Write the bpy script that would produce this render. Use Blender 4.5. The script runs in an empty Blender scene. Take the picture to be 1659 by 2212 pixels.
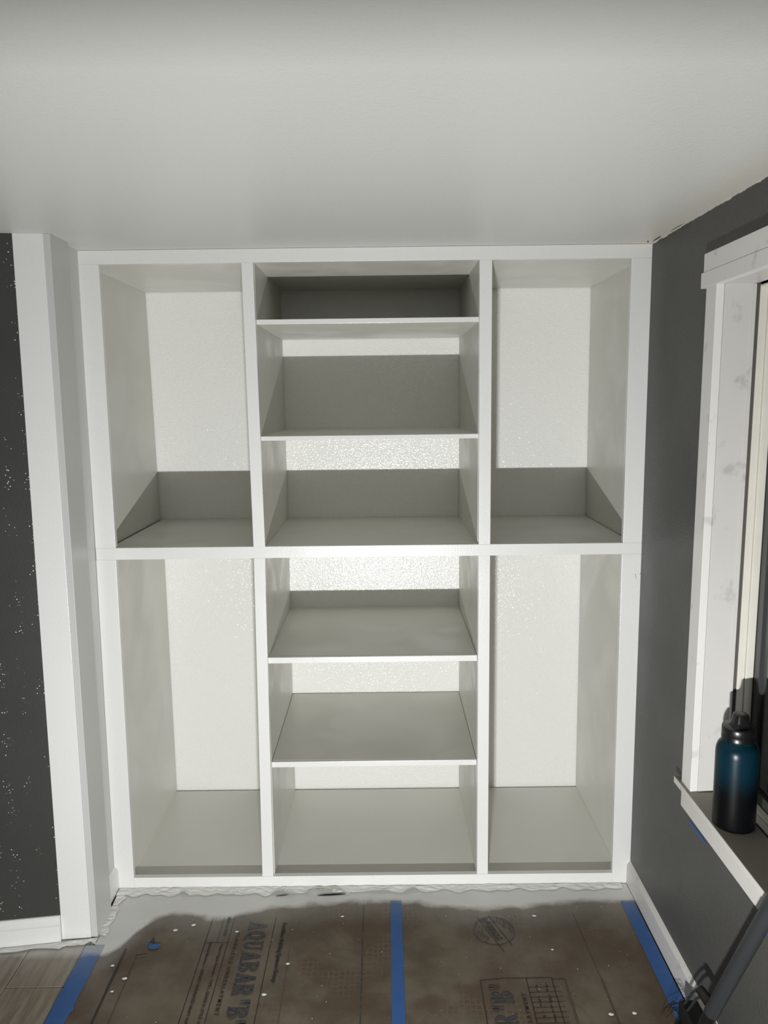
import bpy, bmesh, math, random
from mathutils import Vector, Matrix, noise

scene = bpy.context.scene
COL = scene.collection
random.seed(7)

# ------------------------------------------------------------------ camera
cam_data = bpy.data.cameras.new('camera')
cam_data.sensor_fit = 'AUTO'
cam_data.sensor_width = 36.0
cam_data.lens = 27.2414
cam_data.clip_start = 0.02
cam = bpy.data.objects.new('camera', cam_data)
COL.objects.link(cam)
cr = (0.99993039, -0.00089652, -0.0117645)
cu = (0.0117725, 0.14208499, 0.98978445)
cf = (-0.00078419, 0.98985406, -0.14208566)
cam.matrix_world = Matrix(((cr[0], cu[0], -cf[0], 0.93464916),
                           (cr[1], cu[1], -cf[1], -2.47131455),
                           (cr[2], cu[2], -cf[2], 1.66174822),
                           (0, 0, 0, 1)))
scene.camera = cam

# ------------------------------------------------------------------ world, exposure
world = bpy.data.worlds.new('night')
scene.world = world
world.use_nodes = True
world.node_tree.nodes['Background'].inputs[0].default_value = (0.010, 0.012, 0.016, 1)
world.node_tree.nodes['Background'].inputs[1].default_value = 0.3
scene.view_settings.view_transform = 'Standard'
scene.view_settings.look = 'None'
scene.view_settings.gamma = 1.0
scene.view_settings.use_curve_mapping = False
scene.view_settings.exposure = 0.0
scene.cycles.max_bounces = 10
scene.cycles.diffuse_bounces = 7
scene.cycles.sample_clamp_indirect = 6.0

LAMP = Vector((0.890, -2.144, 0.568))       # small hand-held LED work light, out of frame
LAMP_POWER = 50.5
LAMP_COLOR = (0.985, 0.995, 0.985)
LAMP_TILT = math.radians(8)

# ------------------------------------------------------------------ node helpers
class NT:
    def __init__(self, name):
        self.m = bpy.data.materials.new(name)
        self.m.use_nodes = True
        self.t = self.m.node_tree
        self.b = self.t.nodes['Principled BSDF']
        self._pos = None
    def n(self, kind, **kw):
        nd = self.t.nodes.new(kind)
        for k, v in kw.items():
            setattr(nd, k, v)
        return nd
    def link(self, a, b):
        self.t.links.new(a, b)
    def val(self, sock, v):
        if hasattr(v, 'links') or hasattr(v, 'is_output'):
            self.link(v, sock)
        else:
            sock.default_value = v
    @property
    def pos(self):
        if self._pos is None:
            self._pos = self.n('ShaderNodeNewGeometry').outputs['Position']
        return self._pos
    def math(self, op, a, b=0.0, c=None, clamp=False):
        nd = self.n('ShaderNodeMath', operation=op, use_clamp=clamp)
        self.val(nd.inputs[0], a)
        self.val(nd.inputs[1], b)
        if c is not None:
            self.val(nd.inputs[2], c)
        return nd.outputs[0]
    def xyz(self):
        s = self.n('ShaderNodeSeparateXYZ')
        self.link(self.pos, s.inputs[0])
        return s.outputs
    def noise(self, scale, detail=2.0, rough=0.5, stretch=None, dist=0.0):
        nd = self.n('ShaderNodeTexNoise')
        nd.inputs['Scale'].default_value = scale
        nd.inputs['Detail'].default_value = detail
        nd.inputs['Roughness'].default_value = rough
        nd.inputs['Distortion'].default_value = dist
        src = self.pos
        if stretch:
            mp = self.n('ShaderNodeMapping')
            mp.inputs['Scale'].default_value = stretch
            self.link(self.pos, mp.inputs['Vector'])
            src = mp.outputs[0]
        self.link(src, nd.inputs['Vector'])
        return nd.outputs['Fac']
    def voro(self, scale, feature='F1', stretch=None, rand=1.0):
        nd = self.n('ShaderNodeTexVoronoi', feature=feature)
        nd.inputs['Scale'].default_value = scale
        nd.inputs['Randomness'].default_value = rand
        src = self.pos
        if stretch:
            mp = self.n('ShaderNodeMapping')
            mp.inputs['Scale'].default_value = stretch
            self.link(self.pos, mp.inputs['Vector'])
            src = mp.outputs[0]
        self.link(src, nd.inputs['Vector'])
        return nd.outputs
    def step(self, v, lo, hi):
        nd = self.n('ShaderNodeMapRange', interpolation_type='SMOOTHSTEP')
        self.val(nd.inputs['Value'], v)
        nd.inputs['From Min'].default_value = lo
        nd.inputs['From Max'].default_value = hi
        return nd.outputs[0]
    def mix(self, fac, a, b):
        nd = self.n('ShaderNodeMix', data_type='RGBA')
        self.val(nd.inputs[0], fac)
        for s, v in ((nd.inputs[6], a), (nd.inputs[7], b)):
            if isinstance(v, tuple):
                s.default_value = (*v[:3], 1)
            else:
                self.link(v, s)
        return nd.outputs[2]
    def bump(self, h, strength, dist, normal=None):
        nd = self.n('ShaderNodeBump')
        nd.inputs['Strength'].default_value = strength
        nd.inputs['Distance'].default_value = dist
        self.link(h, nd.inputs['Height'])
        if normal is not None:
            self.link(normal, nd.inputs['Normal'])
        return nd.outputs[0]
    def out(self, color=None, rough=None, normal=None, spec=None, metal=None):
        if color is not None:
            if isinstance(color, tuple):
                self.b.inputs['Base Color'].default_value = (*color[:3], 1)
            else:
                self.link(color, self.b.inputs['Base Color'])
        if rough is not None:
            self.val(self.b.inputs['Roughness'], rough)
        if normal is not None:
            self.link(normal, self.b.inputs['Normal'])
        if spec is not None:
            self.b.inputs['Specular IOR Level'].default_value = spec
        if metal is not None:
            self.b.inputs['Metallic'].default_value = metal
        return self.m

def overspray(t):
    """white paint mist on whatever lies on the floor near the bookcase (0..1)"""
    x, y, z = t.xyz()
    fc = t.n('ShaderNodeFloatCurve')
    pts = [(-0.60, -0.33), (-0.12, -0.335), (0.05, -0.33), (0.083, -0.318), (0.136, -0.225), (0.234, -0.142),
           (0.376, -0.168), (0.506, -0.132), (0.717, -0.10), (0.949, -0.092), (1.177, -0.132),
           (1.407, -0.124), (1.565, -0.103), (1.75, -0.105)]
    cm = fc.mapping
    c = cm.curves[0]
    m = [((p[0] + 0.6) / 2.4, (p[1] + 0.5) / 0.5) for p in pts]
    c.points[0].location = m[0]
    c.points[1].location = (1.0, m[-1][1])
    for p in m[1:]:
        c.points.new(*p)
    cm.update()
    xx = t.math('DIVIDE', t.math('ADD', x, 0.6), 2.4, clamp=True)
    t.link(xx, fc.inputs['Value'])
    edge = t.math('SUBTRACT', t.math('MULTIPLY', fc.outputs[0], 0.5), 0.5)
    nz = t.math('MULTIPLY', t.math('SUBTRACT', t.noise(14, 3), 0.5), 0.05)
    d = t.math('ADD', t.math('SUBTRACT', y, edge), nz)
    core = t.step(d, -0.018, 0.03)
    haze = t.math('MULTIPLY', t.step(d, -0.13, 0.03), 0.17)
    return t.math('MAXIMUM', t.math('MULTIPLY', core, 0.92), haze)

PAINT_MIST = (0.70, 0.70, 0.675)

# ------------------------------------------------------------------ materials
def m_orange_peel():
    t = NT('orange_peel_gloss_white')
    h = t.noise(210, 1.5, 0.5)
    h2 = t.step(h, 0.35, 0.68)
    big = t.noise(2.3, 2)
    n = t.bump(h2, 0.6, 0.0012)
    nc = t.bump(t.noise(190, 1.0, 0.4), 1.0, 0.0013)            # the glossy top coat follows every pimple
    t.b.inputs['Coat Weight'].default_value = 1.0
    t.b.inputs['Coat Roughness'].default_value = 0.11
    t.link(nc, t.b.inputs['Coat Normal'])
    return t.out(t.mix(big, (0.88, 0.875, 0.85), (0.905, 0.90, 0.88)), 0.45, n, 0.3)

def m_gloss_white(name='gloss_white_trim', col=(0.735, 0.735, 0.715), rough=0.25, bs=215, st=0.26):
    t = NT(name)
    h = t.noise(bs, 1.5)
    n = t.bump(h, st * 1.6, 0.0009)
    r = t.math('ADD', t.math('MULTIPLY', t.noise(9, 3), 0.16), rough - 0.05)
    return t.out(col, r, n, 0.5)

def m_satin_panel():
    t = NT('satin_white_panel')
    sm = t.noise(5.0, 3, 0.55, dist=0.6)
    r = t.math('ADD', t.math('MULTIPLY', t.step(sm, 0.35, 0.65), 0.18), 0.30)
    n = t.bump(t.noise(7, 2, stretch=(1, 1, 3)), 0.08, 0.004)
    return t.out(t.mix(sm, (0.665, 0.66, 0.61), (0.695, 0.69, 0.645)), r, n, 0.45)

def m_ceiling():
    t = NT('ceiling_paint')
    x, y, z = t.xyz()
    # older, duller paint along the window wall
    edge = t.math('ADD', t.math('MULTIPLY', y, -0.12), 1.53)
    d = t.math('ADD', t.math('SUBTRACT', x, edge), t.math('MULTIPLY', t.math('SUBTRACT', t.noise(5, 3), 0.5), 0.14))
    old = t.step(d, -0.02, 0.03)
    ye = t.step(t.math('ADD', x, t.math('MULTIPLY', t.noise(6, 2), 0.12)), 1.715, 1.77)
    base = t.mix(t.noise(1.7, 3), (0.60, 0.60, 0.575), (0.635, 0.635, 0.61))
    c = t.mix(t.math('MULTIPLY', old, 0.9), base, (0.615, 0.61, 0.58))
    c = t.mix(t.math('MULTIPLY', t.math('MULTIPLY', ye, old), 0.6), c, (0.64, 0.61, 0.52))
    h = t.noise(125, 3, 0.6)
    n = t.bump(t.step(h, 0.42, 0.75), 0.20, 0.0012)
    return t.out(c, 0.42, n, 0.35)

def m_dark_wall(name, specks=False, topline=None, k=1.0, bs=0.40):
    t = NT(name)
    x, y, z = t.xyz()
    c = t.mix(t.noise(3, 4, 0.6), (0.056 * k, 0.0555 * k, 0.0515 * k), (0.068 * k, 0.0675 * k, 0.063 * k))
    if specks:
        v = t.voro(120)
        keep = t.step(t.noise(11, 2), 0.50, 0.62)
        dot = t.math('LESS_THAN', v['Distance'], t.math('MULTIPLY', t.math('GREATER_THAN', v['Color'], 0.60), 0.20))
        c = t.mix(t.math('MULTIPLY', dot, keep), c, (0.75, 0.75, 0.72))
    if topline:
        e = t.math('ADD', z, t.math('MULTIPLY', t.noise(22, 4, 0.7), 0.014))
        c = t.mix(t.step(e, topline, topline + 0.002), c, (0.66, 0.655, 0.63))
    h = t.noise(150, 3, 0.6)
    n = t.bump(t.step(h, 0.38, 0.72), bs, 0.0016)
    r = t.math('ADD', t.math('MULTIPLY', t.noise(4, 3), 0.2), 0.32)
    return t.out(c, r, n, 0.4)

def m_worn_white(name='scuffed_primer_white', col=(0.56, 0.545, 0.52)):
    t = NT(name)
    s = t.step(t.noise(16, 3, 0.6), 0.60, 0.74)
    c = t.mix(t.math('MULTIPLY', s, 0.5), col, tuple(v * 0.55 for v in col))
    n = t.bump(t.noise(40, 3, stretch=(1, 1, 0.2)), 0.12, 0.001)
    return t.out(c, 0.38, n, 0.45)

def m_paper():
    t = NT('kraft_floor_paper')
    a = t.noise(5, 5, 0.62)
    c = t.mix(t.step(a, 0.35, 0.68), (0.076, 0.057, 0.037), (0.128, 0.105, 0.076))
    stain = t.step(t.noise(3.2, 5, 0.6, dist=0.4), 0.50, 0.62)
    c = t.mix(t.math('MULTIPLY', stain, 0.8), c, (0.074, 0.047, 0.028))
    hc = t.voro(62, 'DISTANCE_TO_EDGE', stretch=(1, 0.85, 1), rand=0.35)['Distance']
    ring = t.math('SUBTRACT', 1.0, t.step(hc, 0.03, 0.12))
    hmask = t.math('MULTIPLY', t.step(t.noise(4.3, 2), 0.49, 0.58), stain)
    c = t.mix(t.math('MULTIPLY', t.math('MULTIPLY', ring, hmask), 0.5), c, (0.165, 0.13, 0.10))
    scuff = t.step(t.noise(38, 5, 0.7, stretch=(1, 0.5, 1)), 0.60, 0.78)
    c = t.mix(t.math('MULTIPLY', scuff, 0.30), c, (0.24, 0.22, 0.18))
    c = t.mix(overspray(t), c, PAINT_MIST)
    n = t.bump(t.noise(8, 4, 0.6), 0.35, 0.006)
    n = t.bump(t.noise(170, 2), 0.12, 0.0008, n)
    return t.out(c, 0.52, n, 0.35)

def m_ink(name, col, wear=0.45):
    t = NT(name)
    kraft = (0.100, 0.078, 0.054)
    w = t.step(t.noise(70, 4, 0.7), wear - 0.12, wear + 0.22)
    c = t.mix(t.math('MULTIPLY', w, 0.6), col, kraft)
    c = t.mix(overspray(t), c, PAINT_MIST)
    return t.out(c, 0.6, None, 0.25)

def m_tape():
    t = NT('blue_masking_tape')
    c = t.mix(t.noise(30, 4), (0.022, 0.076, 0.225), (0.032, 0.102, 0.285))
    sp = t.step(t.noise(55, 3, 0.6), 0.70, 0.76)
    c = t.mix(t.math('MULTIPLY', sp, 0.35), c, (0.35, 0.42, 0.52))
    c = t.mix(t.math('MULTIPLY', overspray(t), 0.95), c, (0.42, 0.45, 0.49))
    n = t.bump(t.noise(90, 2, stretch=(1, 0.3, 1)), 0.2, 0.0008)
    return t.out(c, 0.5, n, 0.35)

def m_plank():
    t = NT('greige_wood_plank')
    oi = t.n('ShaderNodeObjectInfo').outputs['Random']
    g = t.noise(9, 6, 0.65, stretch=(6, 0.7, 1), dist=0.4)
    c = t.mix(t.step(g, 0.3, 0.7), (0.105, 0.078, 0.055), (0.26, 0.215, 0.165))
    c = t.mix(t.math('MULTIPLY', oi, 0.45), c, (0.27, 0.235, 0.185))
    c = t.mix(t.math('MULTIPLY', overspray(t), 0.5), c, PAINT_MIST)
    n = t.bump(g, 0.2, 0.001)
    return t.out(c, 0.42, n, 0.4)

def m_plain(name, col, rough=0.5, spec=0.4, metal=0.0, bs=0, st=0.1):
    t = NT(name)
    n = None
    if bs:
        n = t.bump(t.noise(bs, 3), st, 0.001)
    c = t.mix(t.noise(20, 3), tuple(v * 0.93 for v in col), tuple(min(1, v * 1.05) for v in col))
    return t.out(c, rough, n, spec, metal)

def m_bottle():
    t = NT('teal_to_black_powder_coat')
    x, y, z = t.xyz()
    f = t.step(z, 0.690, 0.775)
    c = t.mix(f, (0.0022, 0.0024, 0.003), (0.0018, 0.0175, 0.029))
    n = t.bump(t.noise(900, 2), 0.15, 0.0003)
    return t.out(c, 0.30, n, 0.2)

def m_glass():
    t = NT('window_glass')
    t.b.inputs['Transmission Weight'].default_value = 1.0
    t.b.inputs['IOR'].default_value = 1.45
    return t.out((0.92, 0.95, 0.95), 0.02)

def m_strip():
    t = NT('painted_masking_strip')
    c = t.mix(t.noise(12, 4), (0.66, 0.655, 0.625), (0.78, 0.775, 0.745))
    n = t.bump(t.noise(60, 4, 0.65, stretch=(0.35, 1, 1)), 0.45, 0.002)
    return t.out(c, 0.42, n, 0.4)

def m_wood_end():
    t = NT('worn_brown_wood')
    c = t.mix(t.noise(30, 5, stretch=(1, 0.2, 1)), (0.03, 0.022, 0.015), (0.10, 0.075, 0.05))
    return t.out(c, 0.6)

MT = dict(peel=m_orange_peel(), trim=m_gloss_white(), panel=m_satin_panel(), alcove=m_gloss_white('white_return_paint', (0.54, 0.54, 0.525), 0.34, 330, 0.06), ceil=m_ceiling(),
          wall=m_dark_wall('charcoal_wall', topline=2.135), wall_l=m_dark_wall('charcoal_wall_spattered', True, None, 0.78, 0.10),
          worn=m_worn_white(), casing=m_worn_white('white_casing_paint', (0.70, 0.685, 0.66)), paper=m_paper(), ink=m_ink('printed_navy_ink', (0.022, 0.030, 0.046)),
          ink2=m_ink('printed_dark_line', (0.030, 0.026, 0.022), 0.62),
          ink3=m_ink('printed_purple_ink', (0.060, 0.052, 0.068), 0.5),
          stain=m_ink('brown_scuff', (0.07, 0.055, 0.04), 0.5),
          tape=m_tape(), plank=m_plank(), bottle=m_bottle(), glass=m_glass(), strip=m_strip(),
          black=m_plain('black_plastic', (0.006, 0.006, 0.0065), 0.32, 0.5),
          vinyl=m_plain('cream_vinyl', (0.66, 0.64, 0.57), 0.35, 0.45),
          gap=m_plain('shaded_gap_paint', (0.10, 0.092, 0.083), 0.6, 0.2),
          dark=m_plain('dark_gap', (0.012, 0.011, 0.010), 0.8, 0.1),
          sash=m_plain('dark_window_sash', (0.035, 0.036, 0.036), 0.35, 0.4),
          pole=m_plain('grey_painted_tube', (0.024, 0.025, 0.027), 0.45, 0.3, 0.0, 40, 0.1),
          rod=m_plain('grey_steel_rod', (0.09, 0.09, 0.082), 0.4, 0.5),
          brist=m_plain('black_bristle', (0.008, 0.008, 0.008), 0.6, 0.2),
          drip=m_plain('dried_white_paint', (0.72, 0.72, 0.69), 0.45, 0.4),
          track=m_wood_end(),
          sub=m_plain('subfloor', (0.16, 0.13, 0.10), 0.7, 0.2),
          stoolm=m_plain('greige_stool_top', (0.31, 0.285, 0.235), 0.45, 0.35, 0, 30, 0.1),
          lamp=m_plain('yellow_lamp_case', (0.55, 0.36, 0.03), 0.45, 0.4),
          tornp=m_plain('torn_dark_tape', (0.055, 0.048, 0.040), 0.7, 0.2))
def m_led():
    t = NT('led_panel')
    t.b.inputs['Emission Color'].default_value = (1, 0.98, 0.93, 1)
    t.b.inputs['Emission Strength'].default_value = 4.0
    return t.out((0.8, 0.8, 0.75), 0.4)
MT['led'] = m_led()

# ------------------------------------------------------------------ object helpers
def empty(name, loc=(0, 0, 0)):
    o = bpy.data.objects.new(name, None)
    o.location = loc
    o.empty_display_size = 0.05
    COL.objects.link(o)
    return o

def wloc(o):
    v = Vector((0, 0, 0))
    while o is not None:
        v += o.location
        o = o.parent
    return v

def obj(name, bm, mat, parent=None, base=None, smooth=False, recalc=True):
    """link a bmesh (built in world coordinates) as one mesh object"""
    if recalc:
        bmesh.ops.recalc_face_normals(bm, faces=bm.faces[:])
    me = bpy.data.meshes.new(name)
    org = Vector(base) if base is not None else None
    if org is None:
        if parent is not None:
            org = wloc(parent)
        else:
            org = Vector((0, 0, 0))
    bm.transform(Matrix.Translation(-org))
    bm.to_mesh(me)
    bm.free()
    if smooth:
        me.shade_smooth()
        try:
            me.set_sharp_from_angle(angle=math.radians(40))
        except Exception:
            pass
    o = bpy.data.objects.new(name, me)
    me.materials.append(MT[mat] if isinstance(mat, str) else mat)
    COL.objects.link(o)
    if parent is not None:
        o.parent = parent
        o.location = org - wloc(parent)
    else:
        o.location = org
    return o

def hexa(bm, c):
    """c: 8 corners, bottom 4 (ccw) then top 4"""
    v = [bm.verts.new(p) for p in c]
    for f in ((0, 3, 2, 1), (4, 5, 6, 7), (0, 1, 5, 4), (1, 2, 6, 5), (2, 3, 7, 6), (3, 0, 4, 7)):
        bm.faces.new([v[i] for i in f])
    return v

def box(bm, x0, x1, y0, y1, z0, z1):
    return hexa(bm, [(x0, y0, z0), (x1, y0, z0), (x1, y1, z0), (x0, y1, z0),
                     (x0, y0, z1), (x1, y0, z1), (x1, y1, z1), (x0, y1, z1)])

def bev(bm, w=0.0012, seg=2):
    bmesh.ops.bevel(bm, geom=bm.edges[:], offset=w, segments=seg, affect='EDGES', profile=0.6)

def slab(name, mat, parent, q, y0, y1, b=0.0012):
    """q: front corners (x,z): bottom-left, bottom-right, top-right, top-left; extruded from y0 to y1"""
    bm = bmesh.new()
    (a, bb, c, d) = q
    hexa(bm, [(a[0], y0, a[1]), (bb[0], y0, bb[1]), (bb[0], y1, bb[1]), (a[0], y1, a[1]),
              (d[0], y0, d[1]), (c[0], y0, c[1]), (c[0], y1, c[1]), (d[0], y1, d[1])])
    if b:
        bev(bm, b)
    return obj(name, bm, mat, parent)

def boxo(name, mat, parent, x0, x1, y0, y1, z0, z1, b=0.0012, base=None):
    bm = bmesh.new()
    box(bm, x0, x1, y0, y1, z0, z1)
    if b:
        bev(bm, b)
    return obj(name, bm, mat, parent, base)

def prism(bm, pts, axis, a0, a1):
    """closed profile pts (2D) extruded along axis ('x' or 'y' or 'z') from a0 to a1"""
    def P(p, a):
        if axis == 'x':
            return (a, p[0], p[1])
        if axis == 'y':
            return (p[0], a, p[1])
        return (p[0], p[1], a)
    lo = [bm.verts.new(P(p, a0)) for p in pts]
    hi = [bm.verts.new(P(p, a1)) for p in pts]
    n = len(pts)
    for i in range(n):
        bm.faces.new((lo[i], lo[(i + 1) % n], hi[(i + 1) % n], hi[i]))
    bm.faces.new(lo[::-1])
    bm.faces.new(hi)

def tube(bm, pts, r, n=10, cap=True):
    pts = [Vector(p) for p in pts]
    rs = r if isinstance(r, (list, tuple)) else [r] * len(pts)
    rings = []
    up = Vector((0.13, 0.29, 0.95)).normalized()
    for i, p in enumerate(pts):
        d = (pts[min(i + 1, len(pts) - 1)] - pts[max(i - 1, 0)]).normalized()
        s = d.cross(up)
        if s.length < 1e-3:
            s = d.cross(Vector((1, 0, 0)))
        s.normalize()
        w = s.cross(d)
        rings.append([bm.verts.new(p + (s * math.cos(2 * math.pi * k / n) + w * math.sin(2 * math.pi * k / n)) * rs[i]) for k in range(n)])
    for a, b in zip(rings, rings[1:]):
        for k in range(n):
            bm.faces.new((a[k], a[(k + 1) % n], b[(k + 1) % n], b[k]))
    if cap:
        bm.faces.new(rings[0][::-1])
        bm.faces.new(rings[-1])

def lathe(bm, prof, cx, cy, n=48):
    rings = []
    for r, z in prof:
        if r < 1e-5:
            rings.append([bm.verts.new((cx, cy, z))])
        else:
            rings.append([bm.verts.new((cx + r * math.cos(2 * math.pi * k / n), cy + r * math.sin(2 * math.pi * k / n), z)) for k in range(n)])
    for a, b in zip(rings, rings[1:]):
        if len(a) == 1 and len(b) == 1:
            continue
        for k in range(n):
            k2 = (k + 1) % n
            if len(a) == 1:
                bm.faces.new((a[0], b[k2], b[k]))
            elif len(b) == 1:
                bm.faces.new((a[k], a[k2], b[0]))
            else:
                bm.faces.new((a[k], a[k2], b[k2], b[k]))

def struct(o, label=None):
    o['kind'] = 'structure'
    if label:
        o['label'] = label
    return o

def thing(o, label, cat, group=None):
    o['label'] = label
    o['category'] = cat
    if group:
        o['group'] = group
    return o

H = 2.13          # ceiling height
D = 0.650         # depth of the alcove
XW = 1.767        # plane of the window wall
SL = 0.14         # slope of the short wall on the left

# ------------------------------------------------------------------ room shell
bm = bmesh.new(); box(bm, -1.75, 1.92, -4.35, 0.75, -0.06, -0.012)
floor = struct(obj('floor', bm, 'sub'), 'floor under paper and wood-look planks')
bm = bmesh.new(); box(bm, -1.75, 1.92, -4.35, 0.75, H, H + 0.06)
ceiling = struct(obj('ceiling', bm, 'ceil'), 'white textured ceiling with a duller patch by the window wall')
bm = bmesh.new(); box(bm, -0.10, 1.90, D, D + 0.08, -0.012, H)
wall_back = struct(obj('wall_back', bm, 'peel'), 'glossy orange-peel white wall behind the shelves')
# window wall, holed
WY0, WY1, WZ0, WZ1 = -1.27, -0.505, 0.585, 1.952
bm = bmesh.new()
box(bm, XW, XW + 0.13, -4.30, WY0, -0.012, H)
box(bm, XW, XW + 0.13, WY1, D, -0.012, H)
box(bm, XW, XW + 0.13, WY0, WY1, -0.012, WZ0)
box(bm, XW, XW + 0.13, WY0, WY1, WZ1, H)
wall_right = struct(obj('wall_right', bm, 'wall'), 'charcoal grey wall with a window on the right')
# short dark wall on the left, slightly askew
def yl(x):
    return -0.252 + SL * (x + 0.09)
bm = bmesh.new()
hexa(bm, [(-1.70, yl(-1.70), -0.012), (-0.062, yl(-0.062), -0.012), (-0.062, yl(-0.062) + 0.10, -0.012), (-1.70, yl(-1.70) + 0.10, -0.012),
          (-1.70, yl(-1.70), H), (-0.062, yl(-0.062), H), (-0.062, yl(-0.062) + 0.10, H), (-1.70, yl(-1.70) + 0.10, H)])
wall_left = struct(obj('wall_left', bm, 'wall_l'), 'near-black grey wall flecked with white paint, on the left')
# return wall between the corner trim and the bookcase (leans a little)
bm = bmesh.new()
hexa(bm, [(-0.060, -0.245, -0.012), (-0.0135, -0.245, -0.012), (-0.0135, 0.10, -0.012), (-0.060, 0.10, -0.012),
          (-0.060, -0.245, H), (0.0005, -0.245, H), (0.0005, 0.10, H), (-0.060, 0.10, H)])
struct(obj('wall_alcove', bm, 'alcove'), 'narrow white painted return beside the bookcase')
bm = bmesh.new(); box(bm, -1.75, -1.70, -4.30, -0.40, -0.012, H)
struct(obj('wall_far', bm, 'wall'), 'charcoal side wall of the room, out of frame')
bm = bmesh.new(); box(bm, -1.75, 1.90, -4.35, -4.30, -0.012, H)
struct(obj('wall_near', bm, 'wall'), 'charcoal wall behind the viewer')

# planks that show beside the paper
pw = 0.178
def plank(x0, x1, y0, y1):
    bm = bmesh.new()
    box(bm, x0 + 0.0012, x1 - 0.0012, y0 + 0.0012, y1 - 0.0012, -0.012, -0.0015)
    bev(bm, 0.0008, 1)
    obj('plank', bm, 'plank', floor)
cols = [(-0.177 + pw * k, [(-0.453, -0.20), (-1.70, -0.453)]) for k in (0,)]
offs = {-7: 0.31, -6: 0.77, -5: 0.12, -4: 0.55, -3: 0.95, -2: 0.22, -1: 0.80, 0: 0.453, 1: 0.18}
for k in range(-7, 2):
    x0 = -0.177 + pw * k
    y = -0.2 - offs[k] + (0.2 if k == 0 else 0)
    top = -0.12
    if k < 0:
        top = min(top, yl(x0) + 0.06)
    segs = [(y, top)]
    while y > -2.6:
        segs.append((y - 1.22, y)); y -= 1.22
    for a, b in segs:
        plank(x0, x0 + pw, a, b)

# ------------------------------------------------------------------ corner trim (white boards at the left)
tr = struct(empty('trim_1', (-0.04, -0.245, 0)), 'white corner boards between the dark wall and the bookcase')
def vslab(name, x0b, x1b, x0t, x1t, y0, y1, mat='trim', z0=0.0, z1=H):
    bm = bmesh.new()
    hexa(bm, [(x0b, y0, z0), (x1b, y0, z0), (x1b, y1, z0), (x0b, y1, z0), (x0t, y0, z1), (x1t, y0, z1), (x1t, y1, z1), (x0t, y1, z1)])
    bev(bm, 0.0012)
    return obj(name, bm, mat, tr)
bm = bmesh.new()
hexa(bm, [(-0.093, -0.2535, 0), (-0.0045, -0.2470, 0), (-0.0045, -0.226, 0), (-0.093, -0.226, 0),
          (-0.082, -0.2520, H), (0.0005, -0.2460, H), (0.0005, -0.226, H), (-0.082, -0.226, H)])
bev(bm, 0.001)
obj('front_board', bm, 'trim', tr)
vslab('side_board', -0.0040, 0.0150, 0.0005, 0.0190, -0.2440, -0.118, 'alcove')

# ------------------------------------------------------------------ baseboards
def sweep(name, prof, path_a, path_b, nrm, mat, label):
    """prof: (offset from wall, z); extruded between floor points a and b on the wall"""
    bm = bmesh.new()
    A = [bm.verts.new((path_a[0] + nrm[0] * p[0], path_a[1] + nrm[1] * p[0], p[1])) for p in prof]
    B = [bm.verts.new((path_b[0] + nrm[0] * p[0], path_b[1] + nrm[1] * p[0], p[1])) for p in prof]
    n = len(prof)
    for i in range(n):
        bm.faces.new((A[i], A[(i + 1) % n], B[(i + 1) % n], B[i]))
    bm.faces.new(A); bm.faces.new(B)
    return struct(obj(name, bm, mat), label)
prof_mould = [(-0.003, 0.001), (0.014, 0.001), (0.014, 0.055), (0.0095, 0.0575), (0.0115, 0.061), (0.0115, 0.066), (0.009, 0.071), (0.0075, 0.078), (0.004, 0.083), (-0.003, 0.084)]
prof_bev = [(-0.003, 0.001), (0.0135, 0.001), (0.0135, 0.0685), (0.009, 0.076), (0.002, 0.083), (-0.003, 0.083)]
nl = Vector((SL, -1, 0)).normalized()
sweep('baseboard_left', prof_mould, (-0.0935, yl(-0.0935)), (-1.70, yl(-1.70)), nl, 'trim', 'white moulded baseboard under the dark left wall')
sweep('baseboard_right', prof_bev, (XW + 0.002, 0.0), (XW + 0.002, -4.30), (-1, 0), 'worn', 'scuffed white baseboard under the window wall')
sweep('baseboard_alcove', prof_bev, (-0.0125, 0.0), (-0.0125, -0.118), (1, 0), 'trim', 'short white baseboard beside the bookcase')

# ------------------------------------------------------------------ built-in bookcase
bc = thing(empty('built_in_bookcase', (0.885, 0.0, 0.0)),
           'white floor-to-ceiling built-in bookcase with three bays and open shelves', 'bookcase')
Y0, Y1 = 0.0, 0.019
ZT, ZM1, ZM0, ZB = 2.0880, 1.1975, 1.1600, 0.0408
# rails
slab('rail', 'trim', bc, [(-0.001, ZT), (1.768, ZT), (1.768, H - 0.0006), (-0.001, H - 0.0006)], Y0, Y1)
slab('rail', 'trim', bc, [(-0.004, 1.1603), (1.768, 1.1593), (1.768, 1.1967), (-0.004, 1.1992)], Y0, Y1)
slab('rail', 'trim', bc, [(0.0533, 0.0), (1.706, 0.0), (1.706, 0.0385), (0.0533, 0.0402)], Y0, Y1)
# stiles: upper then lower pieces
slab('stile', 'trim', bc, [(-0.0045, 1.1992), (0.0612, 1.1992), (0.0628, ZT), (-0.001, ZT)], Y0, Y1)
slab('stile', 'trim', bc, [(0.5080, ZM1), (0.5458, ZM1), (0.5381, ZT), (0.5017, ZT)], Y0, Y1)
slab('stile', 'trim', bc, [(1.2382, ZM1), (1.2762, ZM1), (1.2755, ZT), (1.2362, ZT)], Y0, Y1)
slab('stile', 'trim', bc, [(1.7061, 1.1967), (1.768, 1.1967), (1.768, ZT), (1.7043, ZT)], Y0, Y1)
slab('stile', 'trim', bc, [(-0.013, 0.0), (0.0533, 0.0), (0.0597, 1.1603), (-0.005, 1.1603)], Y0, Y1)
slab('stile', 'trim', bc, [(0.4975, 0.0402), (0.5357, 0.0402), (0.5440, ZM0), (0.5076, ZM0)], Y0, Y1)
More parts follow.
